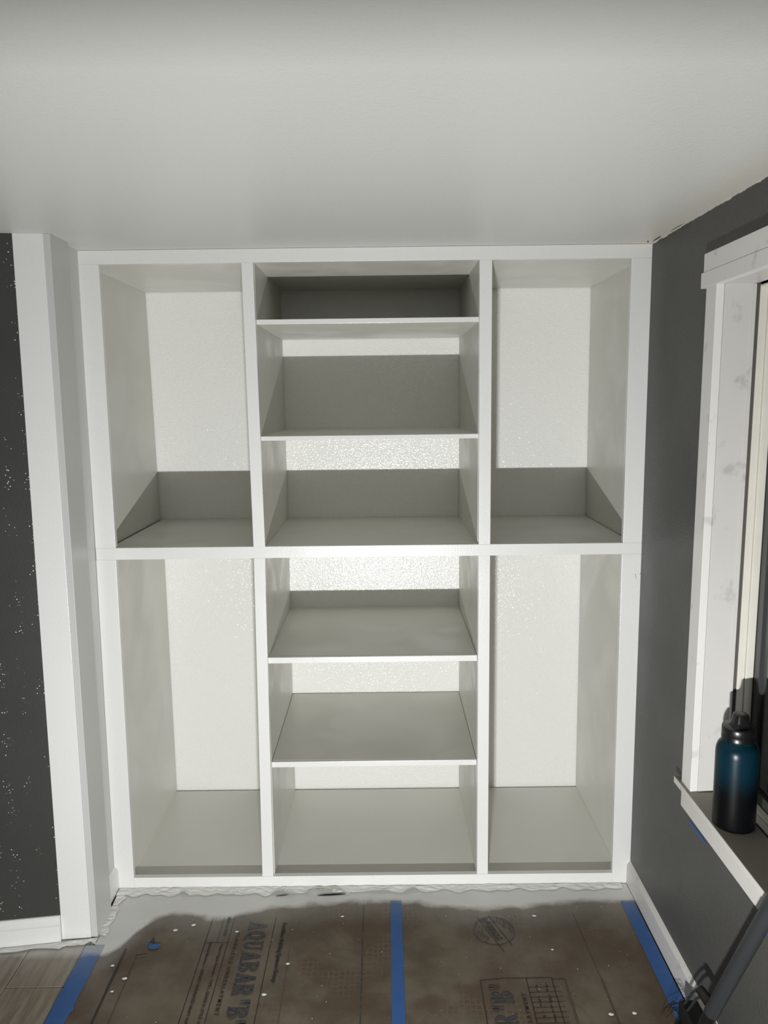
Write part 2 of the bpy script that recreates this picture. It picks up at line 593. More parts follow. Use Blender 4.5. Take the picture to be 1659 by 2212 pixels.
slab('stile', 'trim', bc, [(1.2392, 0.0395), (1.2766, 0.0395), (1.2758, ZM0), (1.2382, ZM0)], Y0, Y1)
slab('stile', 'trim', bc, [(1.7060, 0.0), (1.768, 0.0), (1.768, 1.1593), (1.7042, 1.1593)], Y0, Y1)
# panels behind the face frame
YB = D - 0.0035
def pslab(name, q, y1=YB, y0=Y1 + 0.0003):
    return slab(name, 'panel', bc, q, y0, y1, 0.0006)
pslab('top_panel', [(-0.02, 2.0905), (1.762, 2.0905), (1.762, 2.112), (-0.02, 2.112)])
pslab('bay_floor', [(0.030, 1.1690), (1.7480, 1.1680), (1.7480, 1.1908), (0.030, 1.1940)])
pslab('bottom_panel', [(0.0310, 0.002), (1.7385, 0.002), (1.7385, 0.0195), (0.0310, 0.0205)], D - 0.012)
pslab('side_panel', [(0.0035, 1.1690), (0.0224, 1.1945), (0.0105, 2.0905), (-0.0085, 2.0905)])
pslab('side_panel', [(0.0124, 0.002), (0.0314, 0.002), (0.0306, 1.1690), (0.0116, 1.1690)])
pslab('side_panel', [(1.7532, 1.1690), (1.7650, 1.1690), (1.7650, 2.0905), (1.7502, 2.0905)])
pslab('side_panel', [(1.7390, 0.002), (1.7580, 0.002), (1.7550, 1.1690), (1.7360, 1.1690)])
pslab('divider_panel', [(0.5225, 1.194), (0.5425, 1.194), (0.5392, 2.0905), (0.5192, 2.0905)])
pslab('divider_panel', [(0.5180, 0.0205), (0.5380, 0.0205), (0.5420, 1.1690), (0.5220, 1.1690)])
pslab('divider_panel', [(1.2368, 1.192), (1.2568, 1.192), (1.2365 + 0.0205, 2.0905), (1.2362, 2.0905)])
pslab('divider_panel', [(1.2388, 0.0200), (1.2588, 0.0200), (1.2580, 1.1690), (1.2376, 1.1690)])
# shelves of the middle bay (each with a painted front edging)
for zt, zb in ((1.9186, 1.9036), (1.5534, 1.5397), (0.8178, 0.7978), (0.4488, 0.4296)):
    slab('shelf', 'panel', bc, [(0.5402 if zt > 1.7 else 0.5412, zb), (1.2368, zb), (1.2368, zt), (0.5402 if zt > 1.7 else 0.5412, zt)], Y1 + 0.014, D - (0.004 if zt > 0.85 else 0.009), 0.0006)
    slab('shelf_edging', 'trim', bc, [(0.5400 if zt > 1.7 else 0.5405, zb - 0.0004), (1.2372, zb), (1.2372, zt), (0.5400 if zt > 1.7 else 0.5405, zt - 0.0004)], Y1 + 0.0004, Y1 + 0.0137, 0.001)

# nicks in the right stile and two unfilled nail holes
def nick(pts, mat='tornp'):
    bm = bmesh.new()
    f = bm.faces.new([bm.verts.new(p) for p in pts])
    obj('nick', bm, mat, bc, recalc=False)
nick([(1.7500, -0.0004, 1.0930), (1.7515, -0.0004, 1.0925), (1.7530, -0.0004, 1.0760), (1.7522, -0.0004, 1.0765)])
nick([(1.7640, -0.0004, 1.0900), (1.7655, -0.0004, 1.0980), (1.7662, -0.0004, 1.0975), (1.7650, -0.0004, 1.0895)])

# ------------------------------------------------------------------ window in the right wall
win = struct(empty('window_1', (XW, -0.88, 0.60)), 'white cased window with a night-dark pane')
def shear(z):
    return -0.0115 * (z - 0.611)
def wbox(name, mat, x0, x1, y0, y1, z0, z1, b=0.001, sh=True):
    bm = bmesh.new()
    box(bm, x0, x1, y0, y1, z0, z1)
    if b:
        bev(bm, b)
    if sh:
        for v in bm.verts:
            v.co.y += shear(v.co.z)
    return obj(name, bm, mat, win)
ZS = 0.6112       # top of the stool
JY = -0.5165      # near face of the far jamb
NY = -1.2580      # far face of the near jamb
wbox('casing_leg', 'casing', 1.7470, 1.7668, JY, JY + 0.0600, ZS, 1.9335)
wbox('casing_leg', 'casing', 1.7470, 1.7668, NY - 0.060, NY, ZS, 1.9335)
wbox('jamb', 'worn', 1.7675, 1.8430, JY - 0.0012, JY + 0.011, ZS, 1.945)
wbox('jamb', 'worn', 1.7675, 1.8430, NY - 0.011, NY + 0.0012, ZS, 1.945)
wbox('head_jamb', 'worn', 1.7675, 1.8430, NY - 0.01, JY + 0.0, 1.9330, 1.945, sh=False)
wbox('stop_bead', 'worn', 1.8365, 1.8440, JY - 0.0045, JY - 0.0013, ZS, 1.9325)
wbox('stop_bead', 'worn', 1.8365, 1.8440, NY + 0.0013, NY + 0.0045, ZS, 1.9325)
# head casing: fillet below, board above
bm = bmesh.new()
box(bm, 1.7450, 1.7668, -1.345, -0.4400, 1.9335, 1.9720)
bev(bm, 0.0015)
obj('head_fillet', bm, 'casing', win)
bm = bmesh.new()
box(bm, 1.7460, 1.7668, -1.330, -0.4520, 1.9722, 2.0170)
bev(bm, 0.0015)
obj('head_board', bm, 'casing', win)
# stool with horns, apron
bm = bmesh.new()
prism(bm, [(1.7372, -0.4265), (1.7665, -0.4265), (1.7665, JY + 0.001), (1.8460, JY + 0.001), (1.8460, NY - 0.001),
           (1.7665, NY - 0.001), (1.7665, -1.348), (1.7372, -1.348)], 'z', 0.5935, ZS)
bev(bm, 0.0012)
stool = obj('stool', bm, 'worn', win)
# thin greige paint on the stool's upper face
bm = bmesh.new()
prism(bm, [(1.7395, -0.4290), (1.7660, -0.4290), (1.7660, JY - 0.0015), (1.8455, JY - 0.0015), (1.8455, NY + 0.0015),
           (1.7660, NY + 0.0015), (1.7660, -1.345), (1.7395, -1.345)], 'z', ZS - 0.002, ZS + 0.0002)
obj('stool_paint', bm, 'stoolm', stool)
wbox('apron', 'worn', 1.7480, 1.7668, -1.330, -0.4550, 0.5400, 0.5933, sh=False)
# vinyl unit
wbox('weather_gap', 'gap', 1.8442, 1.8568, JY + 0.0015, JY + 0.008, ZS - 0.02, 1.94, 0)
wbox('weather_gap', 'gap', 1.8442, 1.8568, NY - 0.008, NY - 0.0015, ZS - 0.02, 1.94, 0)
bm = bmesh.new()
for y0, y1 in ((JY - 0.004, JY + 0.006), (NY - 0.006, NY + 0.004)):
    pass
def frame_ring(name, mat, x0, x1, inset, w, zlo, zhi, b=0.0015):
    """rectangular ring lying in the wall plane"""
    bm = bmesh.new()
    y1, y0 = JY - inset, NY + inset
    z0, z1 = zlo + inset, zhi - inset
    box(bm, x0, x1, y1 - w, y1, z0, z1)
    box(bm, x0, x1, y0, y0 + w, z0, z1)
    box(bm, x0, x1, y0 + w, y1 - w, z0, z0 + w)
    box(bm, x0, x1, y0 + w, y1 - w, z1 - w, z1)
    bev(bm, b, 1)
    for v in bm.verts:
        v.co.y += shear(v.co.z)
    return obj(name, bm, mat, win)
frame_ring('vinyl_frame', 'vinyl', 1.8535, 1.8720, -0.001, 0.006, 0.606, 1.930)
frame_ring('vinyl_frame', 'vinyl', 1.8722, 1.8925, -0.001, 0.012, 0.606, 1.930)
frame_ring('sash_frame', 'sash', 1.8930, 1.9180, 0.006, 0.032, 0.606, 1.930)
wbox('sill_track', 'track', 1.8464, 1.8530, NY, JY, 0.588, 0.6040, sh=False)
wbox('pane', 'glass', 1.9030, 1.9070, NY + 0.03, JY - 0.03, 0.640, 1.890, 0)
wbox('meeting_rail', 'sash', 1.8950, 1.9160, NY + 0.02, JY - 0.02, 1.240, 1.275)

# torn strip of tape where the ceiling meets the window wall
for (cx, cy, L, W, a) in ((1.754, -0.075, 0.085, 0.010, 88), (1.742, -0.033, 0.030, 0.006, 70), (1.757, -0.23, 0.10, 0.005, 90)):
    bm = bmesh.new()
    vs_t, vs_b = [], []
    for i in range(9):
        s = i / 8 - 0.5
        w = W * (1 - abs(2 * s) ** 1.6) * random.uniform(0.55, 1.0) * 0.5
        ca, sa = math.cos(math.radians(a)), math.sin(math.radians(a))
        vs_t.append(bm.verts.new((cx + s * L * ca - w * sa, cy + s * L * sa + w * ca, H - 0.0012 - 0.001 * random.random())))
        vs_b.append(bm.verts.new((cx + s * L * ca + w * sa, cy + s * L * sa - w * ca, H - 0.0008)))
    for i in range(8):
        bm.faces.new((vs_t[i], vs_t[i + 1], vs_b[i + 1], vs_b[i]))
    obj('torn_tape', bm, 'tornp', ceiling)

# ------------------------------------------------------------------ water bottle on the stool
bx, by, bz = 1.7920, -0.6760, ZS + 0.0004
wb = thing(empty('water_bottle', (bx, by, bz)), 'dark teal water bottle fading to black, on the window stool', 'bottle')
def LZ(p):
    return [(r, bz + z) for r, z in p]
bm = bmesh.new()
lathe(bm, LZ([(0, 0), (0.0455, 0), (0.0480, 0.0012), (0.0495, 0.0040), (0.0500, 0.0085), (0.0500, 0.060), (0.0500, 0.120), (0.0500, 0.185), (0.0497, 0.192), (0.0485, 0.2000),
              (0.0460, 0.2075), (0.0425, 0.2130), (0.0385, 0.2165), (0.0365, 0.2185), (0.0365, 0.2200), (0, 0.2200)]), bx, by, 64)
obj('body', bm, 'bottle', wb, smooth=True)
bm = bmesh.new()
lathe(bm, LZ([(0.030, 0.2185), (0.0372, 0.2185), (0.0378, 0.2195), (0.0378, 0.2215), (0.0368, 0.2225), (0.030, 0.2225)]), bx, by, 64)
obj('neck_ring', bm, 'bottle', wb, smooth=True)
bm = bmesh.new()
lathe(bm, LZ([(0, 0.2222), (0.0365, 0.2222), (0.0385, 0.2240), (0.0385, 0.2350), (0.0378, 0.2362), (0.0384, 0.2374), (0.0384, 0.2525), (0.0375, 0.2548), (0.0340, 0.2562), (0, 0.2570)]), bx, by, 64)
lid = obj('lid', bm, 'black', wb, smooth=True)
# spout cap: tapered block with a flared foot
bm = bmesh.new()
ring = []
for (w, d, z) in ((0.027, 0.026, 0.2555), (0.0215, 0.0215, 0.2605), (0.0185, 0.019, 0.2680), (0.0165, 0.0175, 0.2830), (0.0150, 0.0160, 0.2865), (0.010, 0.011, 0.2880)):
    rr = []
    for k in range(24):
        a = 2 * math.pi * k / 24
        cx = math.copysign(abs(math.cos(a)) ** 0.6, math.cos(a)); sy = math.copysign(abs(math.sin(a)) ** 0.6, math.sin(a))
        rr.append(bm.verts.new((bx + 0.004 + cx * w, by + sy * d, bz + z)))
    ring.append(rr)
for a, b in zip(ring, ring[1:]):
    for k in range(24):
        bm.faces.new((a[k], a[(k + 1) % 24], b[(k + 1) % 24], b[k]))
bm.faces.new(ring[-1]); bm.faces.new(ring[0][::-1])
obj('spout_cap', bm, 'black', lid, smooth=True)
# ------------------------------------------------------------------ floor papers
def paper(name, x0f, x1f, y0, y1, z, label, nx=36, ny=60):
    bm = bmesh.new()
    g = []
    for j in range(ny + 1):
        y = y0 + (y1 - y0) * (j / ny)
        row = []
        for i in range(nx + 1):
            a, b = x0f(y), x1f(y)
            x = a + (b - a) * i / nx
            dz = 0.0012 * noise.noise(Vector((x * 5, y * 5, 1.3)))
            row.append(bm.verts.new((x, y, z + max(-0.0008, dz))))
        g.append(row)
    for j in range(ny):
        for i in range(nx):
            bm.faces.new((g[j][i], g[j][i + 1], g[j + 1][i + 1], g[j + 1][i]))
    o = obj(name, bm, 'paper', smooth=True, recalc=False, base=((x0f(0) + x1f(0)) / 2, (y0 + y1) / 2, z))
    thing(o, label, 'paper')
    return o
pl = paper('floor_paper', lambda y: 0.020 if y < -0.245 else 0.020, lambda y: 0.957, -2.65, -0.002, 0.0, 'brown printed floor paper left of the middle blue tape')
pr = paper('floor_paper', lambda y: 0.957, lambda y: 1.7545 if y > -0.13 else 1.7525, -2.65, -0.002, 0.0, 'brown printed floor paper right of the middle blue tape')

INKZ = 0.0018
# slab-serif display letters in a unit cell (x right, y up, width 1 x height 1)
def arc(cx, cy, rx, ry, a0, a1, n=10):
    return [(cx + rx * math.cos(math.radians(a0 + (a1 - a0) * i / n)), cy + ry * math.sin(math.radians(a0 + (a1 - a0) * i / n))) for i in range(n + 1)]
def band(cx, cy, ro, ri, a0, a1, n=10):
    o = arc(cx, cy, ro[0], ro[1], a0, a1, n); i = arc(cx, cy, ri[0], ri[1], a0, a1, n)
    return [[o[k], o[k + 1], i[k + 1], i[k]] for k in range(n)]
def R(x0, y0, x1, y1):
    return [(x0, y0), (x1, y0), (x1, y1), (x0, y1)]
GL = {
    'A': [[(0.10, 0), (0.26, 0), (0.50, 0.80), (0.42, 1.0)], [(0.62, 0), (0.92, 0), (0.62, 1.0), (0.40, 1.0)], R(0.22, 0.26, 0.70, 0.38), R(0.0, 0, 0.36, 0.10), R(0.54, 0, 1.0, 0.10)],
    'Q': band(0.48, 0.5, (0.46, 0.52), (0.17, 0.38), 0, 360, 20) + [[(0.45, 0.22), (0.60, 0.30), (0.98, -0.10), (0.72, -0.12)]],
    'U': [R(0.08, 0.35, 0.36, 1), R(0.70, 0.35, 0.84, 1), R(0.0, 0.90, 0.46, 1), R(0.58, 0.90, 0.98, 1)] + band(0.46, 0.36, (0.38, 0.38), (0.18, 0.26), 180, 360, 12),
    'B': [R(0.10, 0, 0.38, 1), R(0.0, 0, 0.5, 0.10), R(0.0, 0.90, 0.5, 1), R(0.38, 0.46, 0.55, 0.56)] + band(0.48, 0.755, (0.42, 0.245), (0.16, 0.145), -90, 90) + band(0.48, 0.27, (0.48, 0.27), (0.18, 0.17), -90, 90),
    'R': [R(0.10, 0, 0.38, 1), R(0.0, 0, 0.48, 0.10), R(0.0, 0.90, 0.5, 1), R(0.38, 0.42, 0.55, 0.53), [(0.50, 0.45), (0.74, 0.45), (1.0, 0.0), (0.70, 0.0)]] + band(0.48, 0.72, (0.44, 0.28), (0.17, 0.17), -90, 90),
    'o': [R(0.10, 0.72, 0.38, 1.0), R(0.56, 0.72, 0.84, 1.0), [(0.10, 0.72), (0.22, 0.72), (0.34, 0.52), (0.26, 0.50)], [(0.56, 0.72), (0.68, 0.72), (0.80, 0.52), (0.72, 0.50)]],
}
def word(name, parent, items, to, mat='ink', z=INKZ):
    """items: (glyph, start, length along the reading direction); to(u, v) -> x, y"""
    bm = bmesh.new()
    for g, s, L in items:
        for poly in GL[g]:
            vs = [bm.verts.new((*to(s + p[0] * L, p[1]), z + 4e-6 * len(bm.faces))) for p in poly]
            bm.faces.new(vs)
    for f in bm.faces:
        f.normal_update()
        if f.normal.z < 0:
            f.normal_flip()
    return obj(name, bm, mat, parent, recalc=False)
# left sheet: reads towards the viewer, letter tops to the right
toL = lambda u, v: (0.484 + 0.060 * v, -0.182 - u)
items = []
for i, g in enumerate('AQUABAR'):
    items.append((g, 0.0455 * i, 0.042))
items += [('o', 0.331, 0.022), ('B', 0.357, 0.041), ('o', 0.404, 0.022)]
word('printed_lettering', pl, items, toL)
# right sheet: the roll lies the other way round
toR = lambda u, v: (1.279 - 0.064 * v, -0.9685 + u)
items = []
for i, g in enumerate('AQUABAR'):
    items.append((g, 0.0530 * i + 0.027, 0.048))
items += [('o', 0.404, 0.022), ('B', 0.433, 0.045), ('o', 0.482, 0.022)]
word('printed_lettering', pr, items, toR)

def text(name, parent, body, size, loc, rot, mat='ink2', spacing=1.0, bold=0.0):
    cu_ = bpy.data.curves.new(name, 'FONT')
    cu_.body = body
    cu_.size = size
    cu_.space_character = spacing
    cu_.offset = bold
    cu_.resolution_u = 2
    tmp = bpy.data.objects.new(name + '_tmp', cu_)
    COL.objects.link(tmp)
    dg = bpy.context.evaluated_depsgraph_get()
    me = bpy.data.meshes.new_from_object(tmp.evaluated_get(dg))
    COL.objects.unlink(tmp)
    bpy.data.objects.remove(tmp)
    bpy.data.curves.remove(cu_)
    me.materials.clear()
    me.materials.append(MT[mat])
    me.transform(Matrix.Translation(loc) @ Matrix.Rotation(rot, 4, 'Z'))
    me.transform(Matrix.Translation(-wloc(parent)))
    o = bpy.data.objects.new(name, me)
    COL.objects.link(o)
    o.parent = parent
    return o
DN, UP = -math.pi / 2, math.pi / 2
text('printed_text', pl, 'FLOOR/TILE UNDERLAYMENT', 0.0165, (0.451, -0.235, INKZ), DN, 'ink2', 1.62, 0.0004)
text('printed_text', pl, 'Class II Vapor Retarder \u2013 TYPE I, GRADE D, STYLE 1A', 0.0125, (0.411, -0.285, INKZ), DN, 'ink2', 1.1, 0.0003)
text('printed_text', pl, 'Reduces Moisture \u2013 ASPHALT SATURATED KRAFT PAPER', 0.0125, (0.376, -0.275, INKZ), DN, 'ink2', 1.1, 0.0003)
text('printed_text', pl, 'Made in USA', 0.016, (0.410, -0.158, INKZ), DN, 'ink2', 1.05, 0.0003)
text('printed_text', pl, 'Fortifiber Building Systems Group', 0.0195, (0.592, -0.190, INKZ), DN, 'ink2', 0.97, 0.0005)
text('printed_text', pr, 'TILE UNDERLAYMENT', 0.0165, (1.3155, -0.745, INKZ), UP, 'ink2', 1.62, 0.0005)

def lines(name, parent, segs, mat, z=INKZ - 0.0003):
    bm = bmesh.new()
    for (xa, ya, xb, yb, w) in segs:
        d = Vector((xb - xa, yb - ya, 0)).normalized()
        s = Vector((-d.y, d.x, 0)) * w / 2
        vs = [bm.verts.new(Vector(p) + q) for p, q in (((xa, ya, z), -s), ((xb, yb, z), -s), ((xb, yb, z), s), ((xa, ya, z), s))]
        bm.faces.new(vs)
    for f in bm.faces:
        f.normal_update()
        if f.normal.z < 0:
            f.normal_flip()
    return obj(name, bm, mat, parent, recalc=False)
lines('printed_border', pl, [(0.361, -0.165, 0.360, -2.4, 0.0022), (0.398, -0.160, 0.398, -0.278, 0.0018), (0.4315, -0.150, 0.431, -2.4, 0.0022),
                             (0.361, -0.278, 0.4315, -0.278, 0.0018), (0.566, -0.160, 0.565, -2.4, 0.0026)], 'ink2')
lines('lap_line', pl, [(0.8495, -0.085, 0.856, -1.2, 0.0042)], 'ink')
lines('lap_line', pl, [(0.123, -0.30, 0.127, -1.4, 0.0062)], 'ink2')
lines('crease', pl, [(0.165, -0.33, 0.170, -0.62, 0.0018)], 'stain')
lines('crease', pl, [(0.628, -0.30, 0.634, -0.9, 0.0012)], 'stain')
segs = [(1.195, -0.448, 1.270, -0.441, 0.002), (1.270, -0.441, 1.402, -0.441, 0.002), (1.195, -0.448, 1.195, -1.1, 0.003), (1.3285, -0.441, 1.328, -1.1, 0.0032),
        (1.402, -0.441, 1.4015, -1.1, 0.0026), (1.402, -0.4465, 1.437, -0.4465, 0.002)]
for k in range(9):
    segs.append((1.3285, -0.478 - 0.0185 * k, 1.418, -0.476 - 0.0185 * k, 0.0016))
lines('printed_table', pr, segs, 'ink2')
for sg in ((1.438, -0.446, 1.436, -0.9, 0.0065), (1.545, -0.45, 1.552, -0.9, 0.005), (1.532, -0.15, 1.544, -0.45, 0.0012)):
    lines('crease', pr, [sg], 'stain')
# unreadable table entries: short marks
bm = bmesh.new()
for k in range(9):
    for x0, n in ((1.349, 3), (1.378, 4)):
        for q in range(n):
            if random.random() < 0.8:
                xx = x0 + random.uniform(-0.002, 0.002); yy = -0.476 - 0.0185 * k + 0.0045 * q
                w = random.uniform(0.004, 0.008)
                bm.faces.new([bm.verts.new(p) for p in ((xx, yy - 0.0012, INKZ), (xx + w, yy - 0.0012, INKZ), (xx + w, yy + 0.0012, INKZ), (xx, yy + 0.0012, INKZ))])
o = obj('printed_figures', bm, 'ink2', pr, recalc=False)
# round stamp
bm = bmesh.new()
cx, cy = 1.264, -0.238
def flat(bm, polys, z, T=lambda p: p):
    for p in polys:
        f = bm.faces.new([bm.verts.new((*T(q), z)) for q in p])
        f.normal_update()
        if f.normal.z < 0:
            f.normal_flip()
flat(bm, band(cx, cy, (0.0655, 0.0655), (0.0625, 0.0625), 0, 360, 48), INKZ)
flat(bm, band(cx, cy, (0.0400, 0.0400), (0.0380, 0.0380), 20, 115, 14), INKZ)
flat(bm, band(cx, cy, (0.0400, 0.0400), (0.0380, 0.0380), 150, 245, 14), INKZ)
for a in list(range(150, 236, 17)) + list(range(-8, 84, 11)):
    for dr, dw in ((0.045, 5.0), (0.0505, 4.4), (0.056, 5.2)):
        if random.random() < 0.78:
            flat(bm, band(cx, cy, (dr + 0.0035, dr + 0.0035), (dr, dr), a, a + dw + random.uniform(-1.5, 2), 2), INKZ)
obj('round_stamp', bm, 'ink3', pr, recalc=False)
ang = math.radians(-68)
ca, sa = math.cos(ang), math.sin(ang)
rotS = lambda p: (cx + p[0] * ca - p[1] * sa, cy + p[0] * sa + p[1] * ca)
bm = bmesh.new()
flat(bm, [R(-0.078, -0.0195, 0.095, -0.0178), R(-0.072, 0.0178, 0.080, 0.0195)], INKZ, rotS)
obj('stamp_border', bm, 'ink2', pr, recalc=False)
tx = rotS((-0.060, -0.0115))
text('stamp_lettering', pr, 'INSTALLS', 0.0265, (tx[0], tx[1], INKZ), ang, 'ink', 0.92, 0.0012)

# ------------------------------------------------------------------ blue tape on the floor
def tape(name, pts, z, label, mat='tape'):
    """pts: list of (xl, xr, y)"""
    bm = bmesh.new()
    top = [[bm.verts.new((a, y, z)), bm.verts.new((b, y, z))] for a, b, y in pts]
    bot = [[bm.verts.new((a, y, z - 0.0004)), bm.verts.new((b, y, z - 0.0004))] for a, b, y in pts]
    for i in range(len(pts) - 1):
        bm.faces.new((top[i][0], top[i][1], top[i + 1][1], top[i + 1][0]))
        bm.faces.new((bot[i][0], bot[i + 1][0], bot[i + 1][1], bot[i][1]))
        bm.faces.new((top[i][0], top[i + 1][0], bot[i + 1][0], bot[i][0]))
        bm.faces.new((top[i][1], bot[i][1], bot[i + 1][1], top[i + 1][1]))
    bm.faces.new((top[0][0], bot[0][0], bot[0][1], top[0][1]))
    bm.faces.new((top[-1][0], top[-1][1], bot[-1][1], bot[-1][0]))
    c = pts[len(pts) // 2]
    o = obj(name, bm, mat, base=((c[0] + c[1]) / 2, c[2], z))
    return thing(o, label, 'tape')
TZ = 0.0019
def ragged(x0, x1, y0, y1, n, amp=0.0012, notch=None):
    out = []
    for i in range(n + 1):
        y = y0 + (y1 - y0) * i / n
        a = x0 + random.uniform(-amp, amp); b = x1 + random.uniform(-amp, amp)
        out.append([a, b, y])
    return out
p = ragged(-0.006, 0.052, -0.285, -0.53, 10, 0.001)
p += [[-0.005, 0.0565, -0.531], [-0.005, 0.056, -0.545], [-0.005, 0.050, -0.553]] + ragged(-0.005, 0.050, -0.56, -2.5, 24, 0.0008)
tape('painter_tape', p, TZ, 'blue painter tape strip between the wood planks and the brown paper')
tape('painter_tape', ragged(0.9385, 0.976, -0.088, -2.5, 40, 0.0008), TZ, 'blue painter tape strip down the middle of the brown paper')
tape('painter_tape', ragged(1.706, 1.7505, -0.100, -2.5, 40, 0.0006), TZ, 'blue painter tape strip along the right baseboard')
# dark slit between tape and baseboard
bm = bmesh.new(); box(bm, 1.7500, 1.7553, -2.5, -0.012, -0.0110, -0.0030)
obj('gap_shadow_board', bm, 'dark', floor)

# tape scraps
bm = bmesh.new()
vs_t, vs_b = [], []
for i in range(13):
    y = -0.472 - 0.115 * i / 12
    h = (0.001 + 0.006 * math.sin(math.pi * min(1, (i + 0.5) / 12.5)) ** 0.7) * random.uniform(0.75, 1.1)
    vs_t.append(bm.verts.new((XW - 0.0008, y, 0.5060)))
    vs_b.append(bm.verts.new((XW - 0.0008 - 0.0006 * random.random(), y, 0.5060 - h - 0.004)))
for i in range(12):
    bm.faces.new((vs_t[i], vs_t[i + 1], vs_b[i + 1], vs_b[i]))
o = obj('tape_scrap', bm, 'tape', base=(XW - 0.001, -0.53, 0.50))
thing(o, 'thin torn scrap of blue tape on the wall just under the window apron', 'tape')
bm = bmesh.new()
flatp = [(-0.897, 0.497), (-0.905, 0.488), (-0.930, 0.486), (-0.985, 0.490), (-0.985, 0.515), (-0.925, 0.514), (-0.912, 0.508)]
bm.faces.new([bm.verts.new((XW - 0.0011, y, z)) for y, z in flatp])
r_ = bmesh.ops.extrude_face_region(bm, geom=bm.faces[:])
for v in [g for g in r_['geom'] if isinstance(g, bmesh.types.BMVert)]:
    v.co.x += 0.0008
o = obj('tape_scrap', bm, 'tape', base=(XW - 0.001, -0.94, 0.50))
thing(o, 'blue tape scrap on the charcoal wall right of the broom handle', 'tape')

# drop-shaped tear with blue tape in it, on the left sheet
ts = thing(empty('tape_patch', (0.206, -0.280, 0.0015)), 'small drop-shaped patch of crumpled blue tape on the brown paper', 'tape')
bm = bmesh.new()
flat(bm, [[(0.1945, -0.247), (0.199, -0.262), (0.205, -0.274), (0.216, -0.283), (0.186, -0.288), (0.189, -0.272), (0.192, -0.258)]], INKZ - 0.0002)
obj('torn_hole', bm, 'tornp', ts, recalc=False)
bm = bmesh.new()
g = []
for j in range(7):
    v = j / 6
    y = -0.281 - 0.026 * v
    half = 0.0180 * math.sqrt(max(0.05, 1 - (v - 0.35) ** 2 / 0.46))
    row = []
    for i in range(9):
        x = 0.2065 + (i / 4 - 1) * half
        row.append(bm.verts.new((x, y, INKZ + 0.0004 + 0.003 * random.random())))
    g.append(row)
for j in range(6):
    for i in range(8):
        bm.faces.new((g[j][i], g[j][i + 1], g[j + 1][i + 1], g[j + 1][i]))
obj('crumpled_tape', bm, 'tape', ts, recalc=True)

# ------------------------------------------------------------------ crumpled masking strip along the base
def crumple(name, path, width_dir, w, label, seed=0, flap=None, n=150, m=8, lift=0.006):
    bm = bmesh.new()
    g = []
    P = [Vector(p) for p in path]
    for i in range(n + 1):
        s = i / n * (len(P) - 1)
        k = min(int(s), len(P) - 2)
        c = P[k].lerp(P[k + 1], s - k)
        ww = w * (0.80 + 0.45 * noise.noise(Vector((i * 0.13, seed, 0))))
        row = []
        for j in range(m + 1):
            v = j / m
            q = c + Vector(width_dir) * ww * v
            h = abs(noise.noise(Vector((q.x * 26, q.y * 60, seed + 0.5)))) * lift + abs(noise.noise(Vector((q.x * 75, q.y * 110, seed)))) * lift * 0.45
            h *= (0.35 + 0.65 * math.sin(math.pi * min(1, v * 0.9 + 0.1)))
            if flap:
                for fx, fw, fh in flap:
                    t = max(0.0, 1 - ((q.x - fx) / fw) ** 2)
                    h += fh * t * v ** 2
            row.append(bm.verts.new((q.x, q.y, 0.0022 + h)))
        g.append(row)
    for i in range(n):
        for j in range(m):
            bm.faces.new((g[i][j], g[i + 1][j], g[i + 1][j + 1], g[i][j + 1]))
    o = obj(name, bm, 'strip', recalc=False, base=tuple(P[0]))
    thing(o, label, 'masking paper')
    return o
strip_left = crumple('masking_strip', [(0.004, -0.002, 0), (0.80, -0.002, 0)], (0, -1, 0), 0.050, 'crumpled white-painted masking strip below the left and middle bays', 2.0,
        [(0.575, 0.045, 0.007), (0.72, 0.075, 0.013), (0.235, 0.02, 0.006)])
crumple('masking_strip', [(0.74, -0.004, 0), (1.735, -0.002, 0)], (0, -1, 0), 0.040, 'crumpled white-painted masking strip below the right bay', 7.0,
        [(0.90, 0.05, 0.004), (1.01, 0.03, 0.006)], lift=0.005)
crumple('masking_strip', [(0.016, -0.245, 0), (0.006, -0.02, 0)], (1, 0, 0), 0.032, 'crumpled white-painted masking strip beside the corner boards', 4.0, n=50, lift=0.006)
crumple('masking_strip', [(-0.62, yl(-0.62) - 0.017, 0), (-0.095, yl(-0.095) - 0.017, 0), (0.018, -0.249, 0)], (0.1, -1, 0), 0.030, 'white-painted masking strip below the left baseboard', 9.0, n=80, lift=0.004)

for (xa, xb, yc, w) in ((0.548, 0.592, -0.0535, 0.004), (0.690, 0.786, -0.0525, 0.0075)):  # flat dark slivers: shade inside the torn gaps under the flaps, painted in
    bm = bmesh.new()
    n = 10
    lo_, hi_ = [], []
    for i in range(n + 1):
        t_ = i / n
        x = xa + (xb - xa) * t_
        h = w * (math.sin(math.pi * min(0.98, max(0.02, t_))) ** 0.6)
        lo_.append(bm.verts.new((x, yc - 0.45 * h + 0.006 * t_, 0.0022)))
        hi_.append(bm.verts.new((x, yc + 0.55 * h + 0.006 * t_, 0.0026)))
    for i in range(n):
        bm.faces.new((lo_[i], lo_[i + 1], hi_[i + 1], hi_[i]))
    obj('tear', bm, 'dark', strip_left, recalc=False)

